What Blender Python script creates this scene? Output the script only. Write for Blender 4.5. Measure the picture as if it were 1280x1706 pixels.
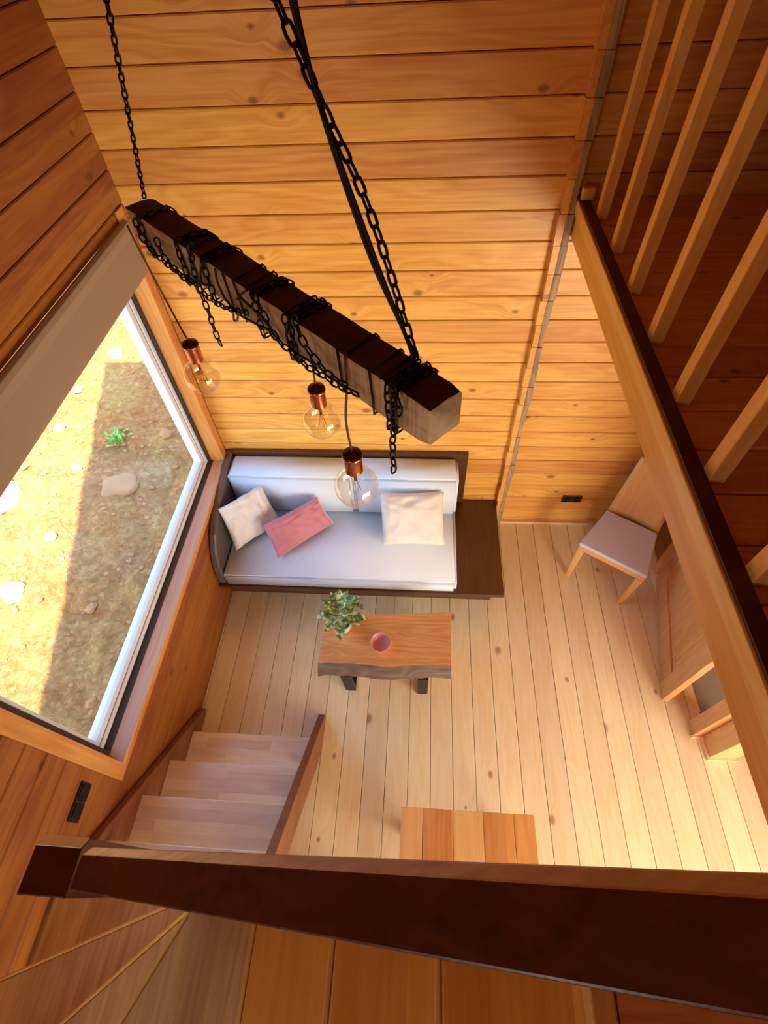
import bpy, bmesh, math, random
from mathutils import Vector, Matrix, noise
PI = math.pi
S = bpy.context.scene
for o in list(bpy.data.objects): bpy.data.objects.remove(o)
C = S.collection

# ------------------------------------------------------------ camera, world, lights, exposure
F_PX = 845.7
cd = bpy.data.cameras.new('camera'); cam = bpy.data.objects.new('camera', cd); C.objects.link(cam)
r_ = Vector((0.9972, 0.0608, -0.0431)).normalized()
f_ = Vector((-0.071, 0.5971, -0.799)); f_ = (f_ - r_*f_.dot(r_)).normalized()
d_ = f_.cross(r_)
CAM = Vector((0, 0, 3.6))
M = Matrix(((r_.x, -d_.x, -f_.x, CAM.x), (r_.y, -d_.y, -f_.y, CAM.y), (r_.z, -d_.z, -f_.z, CAM.z), (0, 0, 0, 1)))
cam.matrix_world = M
cd.sensor_fit = 'HORIZONTAL'; cd.sensor_width = 36; cd.lens = F_PX/1280*36
cd.clip_start = 0.02
S.camera = cam
S.view_settings.view_transform = 'Standard'; S.view_settings.look = 'None'
S.view_settings.gamma = 1; S.view_settings.use_curve_mapping = False
S.view_settings.exposure = 0.55

W = bpy.data.worlds.new('world'); S.world = W; W.use_nodes = True
wn = W.node_tree; wn.nodes.clear()
wo = wn.nodes.new('ShaderNodeOutputWorld'); bg = wn.nodes.new('ShaderNodeBackground')
sky = wn.nodes.new('ShaderNodeTexSky'); sky.sky_type = 'NISHITA'; sky.sun_disc = False
sky.sun_elevation = math.radians(58); sky.sun_rotation = math.radians(150); sky.air_density = 1.0
wn.links.new(sky.outputs[0], bg.inputs[0]); bg.inputs[1].default_value = 0.75
wn.links.new(bg.outputs[0], wo.inputs[0])

def light(name, kind, loc, direction, energy, color, size=None, size_y=None):
    l = bpy.data.lights.new(name, kind); l.energy = energy; l.color = color
    if kind == 'AREA':
        l.shape = 'RECTANGLE'; l.size = size; l.size_y = size_y
    o = bpy.data.objects.new(name, l); C.objects.link(o); o.location = loc
    o.rotation_euler = Vector(direction).to_track_quat('-Z', 'Y').to_euler()
    return o
sun = light('sun', 'SUN', (3, -3, 8), (-0.30, 0.55, -1.0), 13, (1.0, 0.92, 0.74)); sun.data.angle = math.radians(0.6)
# daylight from a glazed door at far right under the loft; two added fills follow
light('daylight_right_door', 'AREA', (3.33, -0.5, 1.35), (-1, 0.35, -0.05), 66, (1.0, 0.95, 0.84), 2.6, 1.8).data.spread = math.radians(130)
light('fill_front', 'AREA', (2.3, -2.5, 1.05), (-0.38, 1, 0.08), 84, (1.0, 0.95, 0.84), 1.8, 1.9).data.spread = math.radians(130)  # added fill for the back wall; no door is known there
light('fill_stair', 'AREA', (-1.44, -1.55, 3.0), (1, 0.45, -0.05), 12, (1.0, 0.95, 0.86), 0.9, 0.9)  # added fill for balusters and upper treads; no window is known there

# ------------------------------------------------------------ helpers
def tag(o, label=None, cat=None, group=None, kind=None):
    if label: o['label'] = label
    if cat: o['category'] = cat
    if group: o['group'] = group
    if kind: o['kind'] = kind
    return o
def link(name, bm, mat, parent=None, smooth=False, bevel=0, segs=2, sub=0):
    me = bpy.data.meshes.new(name); bm.normal_update(); bm.to_mesh(me); bm.free()
    mats = mat if isinstance(mat, (list, tuple)) else [mat]
    for m in mats: me.materials.append(m)
    if smooth:
        for p in me.polygons: p.use_smooth = True
    o = bpy.data.objects.new(name, me); C.objects.link(o)
    if parent: o.parent = parent
    if bevel:
        b = o.modifiers.new('bevel', 'BEVEL'); b.width = bevel; b.segments = segs; b.limit_method = 'ANGLE'; b.angle_limit = math.radians(40)
    if sub:
        b = o.modifiers.new('sub', 'SUBSURF'); b.levels = sub; b.render_levels = sub
    return o
def empty(name, loc=(0, 0, 0), rz=0):
    o = bpy.data.objects.new(name, None); C.objects.link(o); o.location = loc; o.rotation_euler = (0, 0, rz)
    o.empty_display_size = 0.1
    return o
def box(bm, x0, x1, y0, y1, z0, z1, mi=0, mtx=None):
    vs = [bm.verts.new((x, y, z)) for z in (z0, z1) for y in (y0, y1) for x in (x0, x1)]
    if mtx is not None:
        for v in vs: v.co = mtx @ v.co
    for q in ((0, 2, 3, 1), (4, 5, 7, 6), (0, 1, 5, 4), (2, 6, 7, 3), (0, 4, 6, 2), (1, 3, 7, 5)):
        f = bm.faces.new([vs[i] for i in q]); f.material_index = mi
    return vs
def bxo(name, b, mat, parent=None, bevel=0, segs=2):
    bm = bmesh.new(); box(bm, *b); return link(name, bm, mat, parent, bevel=bevel, segs=segs)
def prism(bm, pts, ext, mi=0):
    """pts: list of 3D points (polygon), extruded by vector ext"""
    a = [bm.verts.new(p) for p in pts]; b = [bm.verts.new(Vector(p)+Vector(ext)) for p in pts]
    fs = [bm.faces.new(a), bm.faces.new(b[::-1])]
    n = len(pts)
    for i in range(n): fs.append(bm.faces.new((a[i], b[i], b[(i+1) % n], a[(i+1) % n])))
    for f in fs: f.material_index = mi
    bmesh.ops.recalc_face_normals(bm, faces=fs)
def tube(bm, pts, r, n=8, cap=True, radii=None):
    pts = [Vector(p) for p in pts]; rings = []
    up = None
    for i, p in enumerate(pts):
        t = (pts[min(i+1, len(pts)-1)]-pts[max(i-1, 0)]).normalized()
        if up is None:
            up = t.orthogonal().normalized()
        up = (up - t*up.dot(t))
        if up.length < 1e-5: up = t.orthogonal()
        up.normalize(); s = t.cross(up)
        rr = radii[i] if radii else r
        rings.append([bm.verts.new(p + (up*math.cos(2*PI*k/n)+s*math.sin(2*PI*k/n))*rr) for k in range(n)])
    for a, b in zip(rings, rings[1:]):
        for k in range(n):
            bm.faces.new((a[k], a[(k+1) % n], b[(k+1) % n], b[k])).smooth = True
    if cap:
        bm.faces.new(rings[0][::-1]); bm.faces.new(rings[-1])
def lathe(bm, prof, cx=0, cy=0, n=32, mi=0, close=False):
    rings = []
    for r, z in prof:
        if r < 1e-5: rings.append([bm.verts.new((cx, cy, z))])
        else: rings.append([bm.verts.new((cx+r*math.cos(2*PI*k/n), cy+r*math.sin(2*PI*k/n), z)) for k in range(n)])
    for a, b in zip(rings, rings[1:]):
        for k in range(n):
            k2 = (k+1) % n
            if len(a) == 1 and len(b) == 1: continue
            if len(a) == 1: f = bm.faces.new((a[0], b[k2], b[k]))
            elif len(b) == 1: f = bm.faces.new((a[k], a[k2], b[0]))
            else: f = bm.faces.new((a[k], a[k2], b[k2], b[k]))
            f.smooth = True; f.material_index = mi
def smoothpath(P, n=8):
    """Catmull-Rom through points"""
    P = [Vector(p) for p in P]; out = []
    for i in range(len(P)-1):
        a = P[max(i-1, 0)]; b = P[i]; c = P[i+1]; d = P[min(i+2, len(P)-1)]
        for k in range(n):
            t = k/n
            out.append(0.5*((2*b)+(c-a)*t+(2*a-5*b+4*c-d)*t*t+(3*b-a-3*c+d)*t**3))
    out.append(P[-1]); return out
def ray(x, y):
    return r_*((x-640)/F_PX) + d_*((y-853)/F_PX) + f_

# ------------------------------------------------------------ materials
def nodes(name):
    m = bpy.data.materials.new(name); m.use_nodes = True
    nt = m.node_tree; b = nt.nodes['Principled BSDF']; return m, nt, b
def srgb(r, g, b):
    f = lambda c: (c/255/12.92) if c/255 <= 0.04045 else ((c/255+0.055)/1.055)**2.4
    return (f(r), f(g), f(b), 1)
class G:
    def __init__(s, nt): s.nt = nt
    def n(s, t, **k):
        x = s.nt.nodes.new(t)
        for a, v in k.items(): setattr(x, a, v)
        return x
    def L(s, a, b): s.nt.links.new(a, b)
    def set(s, sock, v):
        if hasattr(v, 'is_output') or isinstance(v, bpy.types.NodeSocket): s.L(v, sock)
        else: sock.default_value = v
    def m(s, op, a, b=0.0, c=None, clamp=False):
        x = s.n('ShaderNodeMath', operation=op, use_clamp=clamp)
        s.set(x.inputs[0], a); s.set(x.inputs[1], b)
        if c is not None: s.set(x.inputs[2], c)
        return x.outputs[0]
    def xyz(s, x, y, z):
        c = s.n('ShaderNodeCombineXYZ')
        s.set(c.inputs[0], x); s.set(c.inputs[1], y); s.set(c.inputs[2], z); return c.outputs[0]
    def noise(s, v, scale, detail=3, rough=.55, dist=0.0):
        x = s.n('ShaderNodeTexNoise'); s.L(v, x.inputs['Vector']); x.inputs['Scale'].default_value = scale
        x.inputs['Detail'].default_value = detail; x.inputs['Roughness'].default_value = rough; x.inputs['Distortion'].default_value = dist
        return x.outputs['Fac']
    def mix(s, f, a, b, blend='MIX'):
        x = s.n('ShaderNodeMix', data_type='RGBA', blend_type=blend)
        s.set(x.inputs[0], f); s.set(x.inputs[6], a); s.set(x.inputs[7], b); return x.outputs[2]
    def ramp(s, f, stops):
        x = s.n('ShaderNodeValToRGB'); e = x.color_ramp.elements
        while len(e) < len(stops): e.new(0.5)
        for i, (p, c) in enumerate(stops): e[i].position = p; e[i].color = c
        s.L(f, x.inputs[0]); return x.outputs[0]
    def mr(s, v, a, b, c, d):
        x = s.n('ShaderNodeMapRange', interpolation_type='SMOOTHSTEP'); s.set(x.inputs[0], v)
        for i, q in enumerate((a, b, c, d)): x.inputs[i+1].default_value = q
        return x.outputs[0]

def wood(name, light, dark, along=0, across=2, bw=0.1445, off=0.0, knots=0.5, rough=0.42, var=0.18, fig=1.0, seg=None, coat=0.15, knotcol=None):
    """pine: grain runs along one axis, boards counted along another; seg = length of finger-jointed staves"""
    m, nt, b = nodes(name); g = G(nt)
    tc = g.n('ShaderNodeTexCoord'); sp = g.n('ShaderNodeSeparateXYZ'); g.L(tc.outputs['Object'], sp.inputs[0])
    ax = [sp.outputs[i] for i in range(3)]
    A, B = ax[along], ax[across]; Cx = ax[3-along-across]
    idx = g.m('FLOOR', g.m('DIVIDE', g.m('ADD', B, -off), bw))
    wn_ = g.n('ShaderNodeTexWhiteNoise', noise_dimensions='1D'); g.L(idx, wn_.inputs['W']); rnd = wn_.outputs['Value']
    if seg:
        sidx = g.m('FLOOR', g.m('ADD', g.m('DIVIDE', A, seg), g.m('MULTIPLY', rnd, 7.3)))
        w2 = g.n('ShaderNodeTexWhiteNoise', noise_dimensions='2D'); g.L(g.xyz(idx, sidx, 0), w2.inputs['Vector']); rnd = w2.outputs['Value']
    A2 = g.m('ADD', A, g.m('MULTIPLY', rnd, 23.0))
    vk = g.n('ShaderNodeTexVoronoi', feature='F1', voronoi_dimensions='2D'); vk.inputs['Scale'].default_value = 1.0
    g.L(g.xyz(g.m('MULTIPLY', A2, 2.1), g.m('MULTIPLY', B, 3.2), 0.0), vk.inputs['Vector'])
    d = vk.outputs['Distance']
    ck = g.n('ShaderNodeSeparateColor'); g.L(vk.outputs['Color'], ck.inputs[0])
    on = g.m('LESS_THAN', ck.outputs[0], knots)
    rad = g.m('MULTIPLY_ADD', ck.outputs[1], 0.07, 0.035)
    bulge = g.m('MULTIPLY', g.m('MULTIPLY', g.mr(d, 0.0, 0.26, 1.0, 0.0), on), 0.05)
    B2 = g.m('ADD', B, bulge)
    fine = g.noise(g.xyz(g.m('MULTIPLY', A2, 2.2), g.m('MULTIPLY', B2, 75), g.m('MULTIPLY', Cx, 75)), 1.0, 3, .6)
    wob = g.noise(g.xyz(g.m('MULTIPLY', A2, 1.1), g.m('MULTIPLY', B2, 7), g.m('MULTIPLY', Cx, 7)), 1.0, 2, .5, 0.4)
    rings = g.m('SINE', g.m('ADD', g.m('MULTIPLY', wob, 42*fig), g.m('MULTIPLY', B2, 60)))
    rings = g.m('MULTIPLY_ADD', rings, 0.5, 0.5)
    cloud = g.noise(g.xyz(g.m('MULTIPLY', A2, 1.4), g.m('MULTIPLY', B, 5), g.m('MULTIPLY', Cx, 5)), 1.0, 2, .5)
    t = g.m('ADD', g.m('MULTIPLY', rings, 0.16), g.m('ADD', g.m('MULTIPLY', fine, 0.55), g.m('MULTIPLY', cloud, 0.48)))
    t = g.mr(t, 0.3, 0.95, 0.0, 1.0)
    col = g.mix(t, light, dark)
    val = g.m('MULTIPLY_ADD', rnd, var, 1-var*0.6)
    hsv = g.n('ShaderNodeHueSaturation'); g.L(col, hsv.inputs['Color']); g.set(hsv.inputs['Value'], val)
    g.set(hsv.inputs['Hue'], g.m('MULTIPLY_ADD', rnd, 0.012, 0.494))
    col = hsv.outputs[0]
    kc = knotcol or tuple(c*0.35 for c in dark[:3])+(1,)
    kf = g.m('MULTIPLY', g.m('SUBTRACT', 1.0, g.m('DIVIDE', d, rad), clamp=True), on)
    kring = g.m('MULTIPLY_ADD', g.m('SINE', g.m('MULTIPLY', d, 220)), 0.15, 0.85)
    kf2 = g.m('MULTIPLY', g.m('MULTIPLY', g.mr(kf, 0.0, 0.75, 0.0, 0.85), kring), 1.0)
    col = g.mix(kf2, col, kc)
    g.L(col, b.inputs['Base Color'])
    g.set(b.inputs['Roughness'], g.m('MULTIPLY_ADD', fine, 0.18, rough-0.08))
    b.inputs['Coat Weight'].default_value = coat; b.inputs['Coat Roughness'].default_value = 0.3
    bp = g.n('ShaderNodeBump'); bp.inputs['Strength'].default_value = 0.12; bp.inputs['Distance'].default_value = 0.004
    g.L(fine, bp.inputs['Height']); g.L(bp.outputs[0], b.inputs['Normal'])
    return m
def plain(name, col, rough=0.5, metal=0.0, noise_amt=0.0, nscale=40, bump=0.0, coat=0, sheen=0):
    m, nt, b = nodes(name); g = G(nt)
    b.inputs['Roughness'].default_value = rough; b.inputs['Metallic'].default_value = metal
    b.inputs['Coat Weight'].default_value = coat
    b.inputs['Sheen Weight'].default_value = sheen
    tc = g.n('ShaderNodeTexCoord'); nz = g.noise(tc.outputs['Object'], nscale, 4, .6)
    lo = tuple(c*(1-noise_amt) for c in col[:3])+(1,); hi = tuple(min(1, c*(1+noise_amt)) for c in col[:3])+(1,)
    g.L(g.mix(nz, lo, hi), b.inputs['Base Color'])
    if bump:
        bp = g.n('ShaderNodeBump'); bp.inputs['Strength'].default_value = bump; bp.inputs['Distance'].default_value = 0.003
        g.L(nz, bp.inputs['Height']); g.L(bp.outputs[0], b.inputs['Normal'])
    return m

ZO = 0.050   # board joint offset
WL, WD = srgb(242, 184, 92), srgb(210, 136, 50)
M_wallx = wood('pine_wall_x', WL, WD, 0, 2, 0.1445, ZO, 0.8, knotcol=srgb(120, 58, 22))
M_wally_shade = wood('pine_wall_y_shade', srgb(170, 100, 34), srgb(134, 70, 20), 1, 2, 0.1445, ZO, 0.45)  # darker than the back wall: backlit shade put into the board colour
M_floor = wood('pine_floor', srgb(248, 236, 196), srgb(238, 216, 160), 1, 0, 0.1435, 0.533-0.1435*10, 0.45, 0.30, 0.14, coat=0.4, knotcol=srgb(150, 90, 50))
M_loft = wood('loft_floor_boards', srgb(238, 182, 112), srgb(210, 142, 74), 0, 1, 0.155, 0.706, 0.3)
M_ceil = wood('ceiling_boards', srgb(214, 138, 66), srgb(178, 98, 40), 0, 1, 0.145, 0.0, 0.3)
M_beam = wood('beam_y', srgb(240, 188, 84), srgb(220, 154, 58), 1, 2, 0.5, 0.0, 0.35, var=0.05)
M_beam2 = wood('beam_upper_strip', srgb(248, 208, 118), srgb(234, 180, 86), 1, 2, 0.5, 0.0, 0.2, var=0.05)
M_balu = wood('baluster_pine', srgb(250, 204, 112), srgb(232, 172, 80), 2, 0, 0.4, 0.1, 0.1, var=0.05)
M_post = wood('grey_log_end', srgb(190, 158, 118), srgb(120, 96, 72), 2, 0, 0.1, 0.0, 0.8, 0.75, 0.1, 2.0, coat=0)
M_postside = wood('log_end_side', srgb(238, 178, 88), srgb(212, 142, 58), 1, 2, 0.1445, ZO, 0.2)
M_tread = wood('tread_pine', srgb(250, 240, 222), srgb(236, 214, 182), 0, 1, 0.055, 0.003, 0.08, 0.26, 0.2, seg=0.42, coat=0.6, knotcol=srgb(150, 100, 60))
M_treadu = wood('upper_tread_pine', srgb(244, 186, 92), srgb(224, 156, 66), 1, 0, 0.075, 0.02, 0.1, 0.35, 0.12, coat=0.2)
M_treadw = wood('winder_tread_pine', srgb(222, 186, 130), srgb(180, 142, 90), 1, 0, 0.085, 0.02, 0.1, 0.35, 0.16, coat=0.2)
M_nosing_lit = wood('nosing_pine_edge_light', srgb(240, 200, 120), srgb(224, 176, 96), 1, 0, 0.5, 0.1, 0.0, 0.4, 0.05)  # landing nosing and sawn newel edge; on treads, light painted along the edges
M_string = wood('stringer_brown', srgb(150, 92, 48), srgb(112, 62, 30), 1, 2, 0.5, 0.1, 0.2, 0.4, 0.05)
M_rail = wood('handrail_brown', srgb(104, 52, 22), srgb(62, 26, 10), 0, 1, 0.5, 0.2, 0.0, 0.35, 0.05, coat=0.2)
M_trimo = wood('trim_pine', srgb(222, 160, 84), srgb(192, 124, 54), 1, 2, 0.6, 0.1, 0.15, 0.38, 0.05)
M_trimv = wood('trim_pine_vertical', srgb(222, 160, 84), srgb(192, 124, 54), 2, 1, 0.6, 0.1, 0.15, 0.38, 0.05)
M_sill = wood('sill_pine', srgb(222, 170, 130), srgb(206, 146, 104), 1, 0, 0.6, 0.1, 0.1, 0.3, 0.05, coat=0.3)
M_railhi = wood('rail_edge_highlight', srgb(206, 150, 84), srgb(150, 96, 48), 0, 1, 0.5, 0.2, 0.0, 0.4, 0.05, coat=0.1)  # light caught by the handrail chamfer, put into its colour
M_base = wood('baseboard_pale', srgb(244, 212, 160), srgb(226, 186, 130), 0, 2, 0.6, 0.1, 0.0, 0.4, 0.05)
M_dark = wood('dark_walnut_panel', srgb(98, 60, 30), srgb(70, 40, 18), 1, 0, 0.6, 0.1, 0.0, 0.35, 0.05, coat=0.3)
M_maroon = plain('dark_maroon', srgb(78, 30, 14), 0.5, 0, 0.2, 30)  # even dark maroon for the strip on the loft beam
M_door = wood('door_pine', srgb(226, 178, 118), srgb(200, 146, 88), 2, 1, 0.12, 0.03, 0.1, 0.38, 0.08)
M_table = wood('acacia_slab', srgb(238, 186, 118), srgb(208, 142, 78), 0, 1, 0.6, 0.05, 0.25, 0.3, 0.05, 2.2, coat=0.4)
M_bark = wood('bark_edge', srgb(138, 116, 98), srgb(92, 72, 60), 0, 2, 0.5, 0.1, 0.1, 0.8, 0.05, 2.0, coat=0)
M_dine = wood('plank_table_top', srgb(236, 184, 110), srgb(214, 150, 76), 1, 0, 0.1275, -0.065, 0.7, 0.35, 0.22, 1.2)
M_dine2 = wood('plank_table_top_light', srgb(244, 208, 140), srgb(230, 184, 108), 1, 0, 0.5, -0.065, 0.2, 0.35, 0.05, 0.8)
M_ply = wood('chair_ply', srgb(236, 184, 112), srgb(222, 162, 88), 2, 0, 0.9, 0.2, 0.0, 0.35, 0.05, 0.6)
M_metal = plain('black_steel', srgb(34, 32, 32), 0.45, 0.6, 0.2, 20)
M_chain = plain('chain_black_iron', srgb(20, 15, 12), 0.45, 0.7, 0.3, 60)
M_cord = plain('cord_black', srgb(20, 12, 10), 0.7, 0, 0.2, 60)
M_cordr = plain('cord_brown', srgb(92, 40, 26), 0.6, 0, 0.2, 60)
M_copper = plain('copper_socket', srgb(196, 118, 84), 0.22, 1.0, 0.12, 30)
M_copperd = plain('socket_cap_dark', srgb(80, 36, 26), 0.3, 0.9, 0.1, 30)
M_timber = wood('pendant_timber', srgb(140, 112, 82), srgb(64, 44, 30), 2, 0, 0.02, 0.0, 0.1, 0.7, 0.5, 1.5, coat=0)
M_fabric = plain('pale_blue_fabric', srgb(224, 232, 240), 0.9, 0, 0.05, 260, 0.25, sheen=0.2)
M_pillw = plain('white_cushion', srgb(238, 232, 222), 0.8, 0, 0.03, 60, 0.15, sheen=0.3)
M_pillc = plain('cream_cushion', srgb(240, 228, 208), 0.8, 0, 0.03, 60, 0.15, sheen=0.3)
M_pink = plain('pink_velvet', srgb(206, 128, 134), 0.7, 0, 0.07, 60, 0.15, sheen=0.6)
M_leather = plain('grey_leatherette', srgb(96, 84, 78), 0.35, 0, 0.1, 80, 0.1, coat=0.2)
M_seat = plain('grey_seat_fabric', srgb(208, 210, 222), 0.85, 0, 0.06, 200, 0.2)
M_white = plain('white_ceramic', srgb(238, 236, 234), 0.25, 0, 0.02, 20, coat=0.4)
M_soil = plain('soil', srgb(50, 34, 24), 0.95, 0, 0.4, 120, 0.6)
M_bowl = plain('pink_ceramic', srgb(228, 156, 158), 0.3, 0, 0.15, 60, 0.2, coat=0.3)
M_pvc = plain('white_window_frame', srgb(232, 234, 238), 0.3, 0, 0.02, 10)
M_gasket = plain('grey_gasket', srgb(96, 104, 112), 0.5, 0, 0.1, 20)
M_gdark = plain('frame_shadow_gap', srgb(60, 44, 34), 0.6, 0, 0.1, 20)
M_blind = plain('taupe_blind', srgb(156, 130, 104), 0.7, 0, 0.04, 200, 0.1)
M_black = plain('black_plastic', srgb(30, 26, 24), 0.35, 0, 0.05, 20)
M_bath = plain('bathroom_stone', srgb(150, 140, 120), 0.5, 0, 0.25, 8, 0.2)

def leafmat(name, c1, c2, c3):
    m, nt, b = nodes(name); g = G(nt)
    tc = g.n('ShaderNodeTexCoord'); nz = g.noise(tc.outputs['Object'], 38, 2, .5)
    g.L(g.ramp(nz, [(0.34, c1), (0.47, c2), (0.60, c3)]), b.inputs['Base Color']); b.inputs['Roughness'].default_value = 0.4
    return m
M_leaf = leafmat('variegated_leaf', srgb(64, 104, 50), srgb(126, 158, 84), srgb(232, 232, 184))
M_weed = leafmat('weed_leaf', srgb(60, 130, 40), srgb(90, 170, 60), srgb(140, 200, 90))

m, nt, b = nodes('bulb_glass'); g = G(nt)
nt.nodes.remove(b); out = nt.nodes['Material Output']
fr = g.n('ShaderNodeLayerWeight'); fr.inputs[0].default_value = 0.35
gl = g.n('ShaderNodeBsdfGlossy'); gl.inputs['Roughness'].default_value = 0.02; gl.inputs['Color'].default_value = (1, 0.95, 0.85, 1)
tr = g.n('ShaderNodeBsdfTransparent'); tr.inputs['Color'].default_value = (0.99, 0.97, 0.91, 1)
mx = g.n('ShaderNodeMixShader'); g.L(g.m('MULTIPLY_ADD', fr.outputs['Facing'], 0.55, 0.03), mx.inputs[0])
g.L(tr.outputs[0], mx.inputs[1]); g.L(gl.outputs[0], mx.inputs[2]); g.L(mx.outputs[0], out.inputs[0])
M_glass = m
m, nt, b = nodes('window_glass'); g = G(nt)
nt.nodes.remove(b); out = nt.nodes['Material Output']
fr = g.n('ShaderNodeLayerWeight'); fr.inputs[0].default_value = 0.5
gl = g.n('ShaderNodeBsdfGlossy'); gl.inputs['Roughness'].default_value = 0.0
tr = g.n('ShaderNodeBsdfTransparent'); tr.inputs['Color'].default_value = (0.97, 0.98, 0.97, 1)
mx = g.n('ShaderNodeMixShader'); g.L(g.m('MULTIPLY_ADD', g.m('POWER', fr.outputs['Facing'], 5.0), 0.93, 0.04), mx.inputs[0]); g.L(tr.outputs[0], mx.inputs[1]); g.L(gl.outputs[0], mx.inputs[2]); g.L(mx.outputs[0], out.inputs[0])
M_pane = m
# outdoor ground
m, nt, b = nodes('dry_earth'); g = G(nt)
tc = g.n('ShaderNodeTexCoord'); v = tc.outputs['Object']
n1 = g.noise(v, 1.6, 5, .65, 0.6); n2 = g.noise(v, 16, 6, .75, 0.8)
c1 = g.ramp(n1, [(0.35, srgb(200, 122, 54)), (0.5, srgb(214, 146, 72)), (0.66, srgb(224, 180, 98))])
c2 = g.ramp(n2, [(0.34, srgb(120, 82, 48)), (0.5, srgb(180, 134, 82)), (0.68, srgb(226, 196, 142))])
g.L(g.mix(0.5, c1, c2), b.inputs['Base Color']); b.inputs['Roughness'].default_value = 0.95
bp = g.n('ShaderNodeBump'); bp.inputs['Strength'].default_value = 1.0; bp.inputs['Distance'].default_value = 0.06
g.L(n2, bp.inputs['Height']); g.L(bp.outputs[0], b.inputs['Normal'])
M_ground = m
M_rock = plain('pale_rock', srgb(214, 204, 188), 0.9, 0, 0.18, 6, 0.6)
M_rockb = plain('brown_rock', srgb(176, 128, 84), 0.9, 0, 0.2, 6, 0.6)
M_straw = plain('straw', srgb(220, 184, 120), 0.9, 0, 0.2, 6)

# ------------------------------------------------------------ board surfaces
def boards(name, along, across, norm, a0, a1, b0, b1, bw, off, face, thick, mat, holes=(), ch=0.005, gap=0.004, kind='structure', parent=None):
    """boards with chamfered long edges; face plane at coordinate `face` on axis |norm|, body behind it"""
    bm = bmesh.new(); na = 3-along-across; sgn = 1 if norm > 0 else -1
    k = math.floor((b0-off)/bw)
    def seg(p0, p1, q0, q1):
        if p1-p0 < 1e-3 or q1-q0 < 2.5*ch: return
        prof = [(q0, face-sgn*thick), (q0, face-sgn*ch), (q0+ch, face), (q1-ch, face), (q1, face-sgn*ch), (q1, face-sgn*thick)]
        rings = []
        for p in (p0, p1):
            r = []
            for q, h in prof:
                c = [0, 0, 0]; c[along] = p; c[across] = q; c[na] = h; r.append(bm.verts.new(c))
            rings.append(r)
        n = len(prof); fs = [bm.faces.new(rings[0]), bm.faces.new(rings[1][::-1])]
        for i in range(n): fs.append(bm.faces.new((rings[0][i], rings[1][i], rings[1][(i+1) % n], rings[0][(i+1) % n])))
        bmesh.ops.recalc_face_normals(bm, faces=fs)
    while off+k*bw < b1-1e-4:
        q0 = max(b0, off+k*bw+gap/2); q1 = min(b1, off+(k+1)*bw-gap/2); k += 1
        cuts = sorted({q0, q1} | {h[i] for h in holes for i in (2, 3) if q0 < h[i] < q1})
        for c0, c1 in zip(cuts, cuts[1:]):
            mid = (c0+c1)/2; p = a0
            for h in sorted(h for h in holes if h[2] < mid < h[3]):
                seg(p, h[0], c0, c1); p = h[1]
            seg(p, a1, c0, c1)
    o = link(name, bm, mat, parent)
    if kind: o['kind'] = kind
    return o
def struct(name, b, mat, bevel=0):
    o = bxo(name, b, mat, bevel=bevel); o['kind'] = 'structure'; return o

ZC = 4.0     # ceiling
YB = 2.62    # back wall
XL = -1.49   # left wall
WY0, WY1, WZ0, WZ1 = 0.44, 2.507, 0.84, 2.52   # window opening
boards('floor', 1, 0, 1, -2.6, YB, XL, 3.4, 0.1435, 0.533-0.1435*20, 0.0, 0.03, M_floor, ch=0.0015, gap=0.0034)
boards('wall_back', 0, 2, -1, XL-0.2, 3.45, 0, ZC, 0.1445, ZO, YB, 0.05, M_wallx)
boards('wall_left', 1, 2, 1, -2.65, YB, 0, ZC, 0.1445, ZO+0.07, XL, 0.03, M_wally_shade, holes=[(WY0-0.021, WY1+0.021, WZ0-0.023, WZ1+0.001)])
bm = bmesh.new()   # outer shell of the left wall around the opening
for b in ((-1.66, -1.525, -2.65, WY0-0.021, -0.6, 4.1), (-1.66, -1.525, WY1+0.021, 2.75, -0.6, 4.1), (-1.66, -1.525, WY0-0.002, WY1+0.002, -0.6, WZ0-0.022), (-1.66, -1.525, WY0-0.002, WY1+0.002, WZ1+0.002, 4.1)):
    box(bm, *b)
o = link('wall_left_outer', bm, M_dark); o['kind'] = 'structure'
struct('wall_back_outer', (-1.66, 3.6, 2.675, 2.75, -0.6, 4.1), M_dark)
boards('wall_front', 0, 2, 1, XL, 3.4, 0, ZC, 0.1445, ZO, -2.6, 0.05, M_wallx)
boards('wall_right', 1, 2, -1, -2.6, YB, 0, ZC, 0.1445, ZO, 3.4, 0.05, M_wally_shade)
# partition under the loft with a door opening
boards('wall_partition', 1, 2, -1, 0.81, YB, 0, 2.36, 0.1445, ZO, 1.90, 0.10, M_wally_shade, holes=[(1.02, 2.13, -0.01, 2.06)])
struct('floor_bathroom', (1.90, 3.38, 0.95, YB-0.005, 0.0005, 0.006), M_bath)
o = boards('ceiling', 0, 1, -1, XL-0.2, 3.45, -2.65, 2.75, 0.145, 0, ZC, 0.04, M_ceil)
# roof slab; its unseen left overhang is slanted to shape the shade outdoors
bm = bmesh.new()
prism(bm, [(3.7, -2.8, 4.06), (3.7, 3.0, 4.06), (-2.95, 3.0, 4.06), (-1.65, -1.6, 4.06), (-1.6, -2.8, 4.06)], (0, 0, 0.08))
o = link('roof', bm, M_ceil); o['kind'] = 'structure'
# loft floor
boards('floor_loft', 0, 1, 1, 0.735, 3.4, -0.085, YB, 0.155, 0.706, 2.56, 0.03, M_loft)
boards('floor_loft_landing', 0, 1, 1, 0.305, 3.4, -2.6, -0.09, 0.155, 0.706, 2.56, 0.03, M_loft)
struct('ceiling_under_loft', (0.74, 3.4, -0.085, YB, 2.36, 2.52), M_ceil)
struct('ceiling_under_landing', (0.32, 3.4, -2.6, -0.09, 2.36, 2.52), M_ceil)

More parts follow.
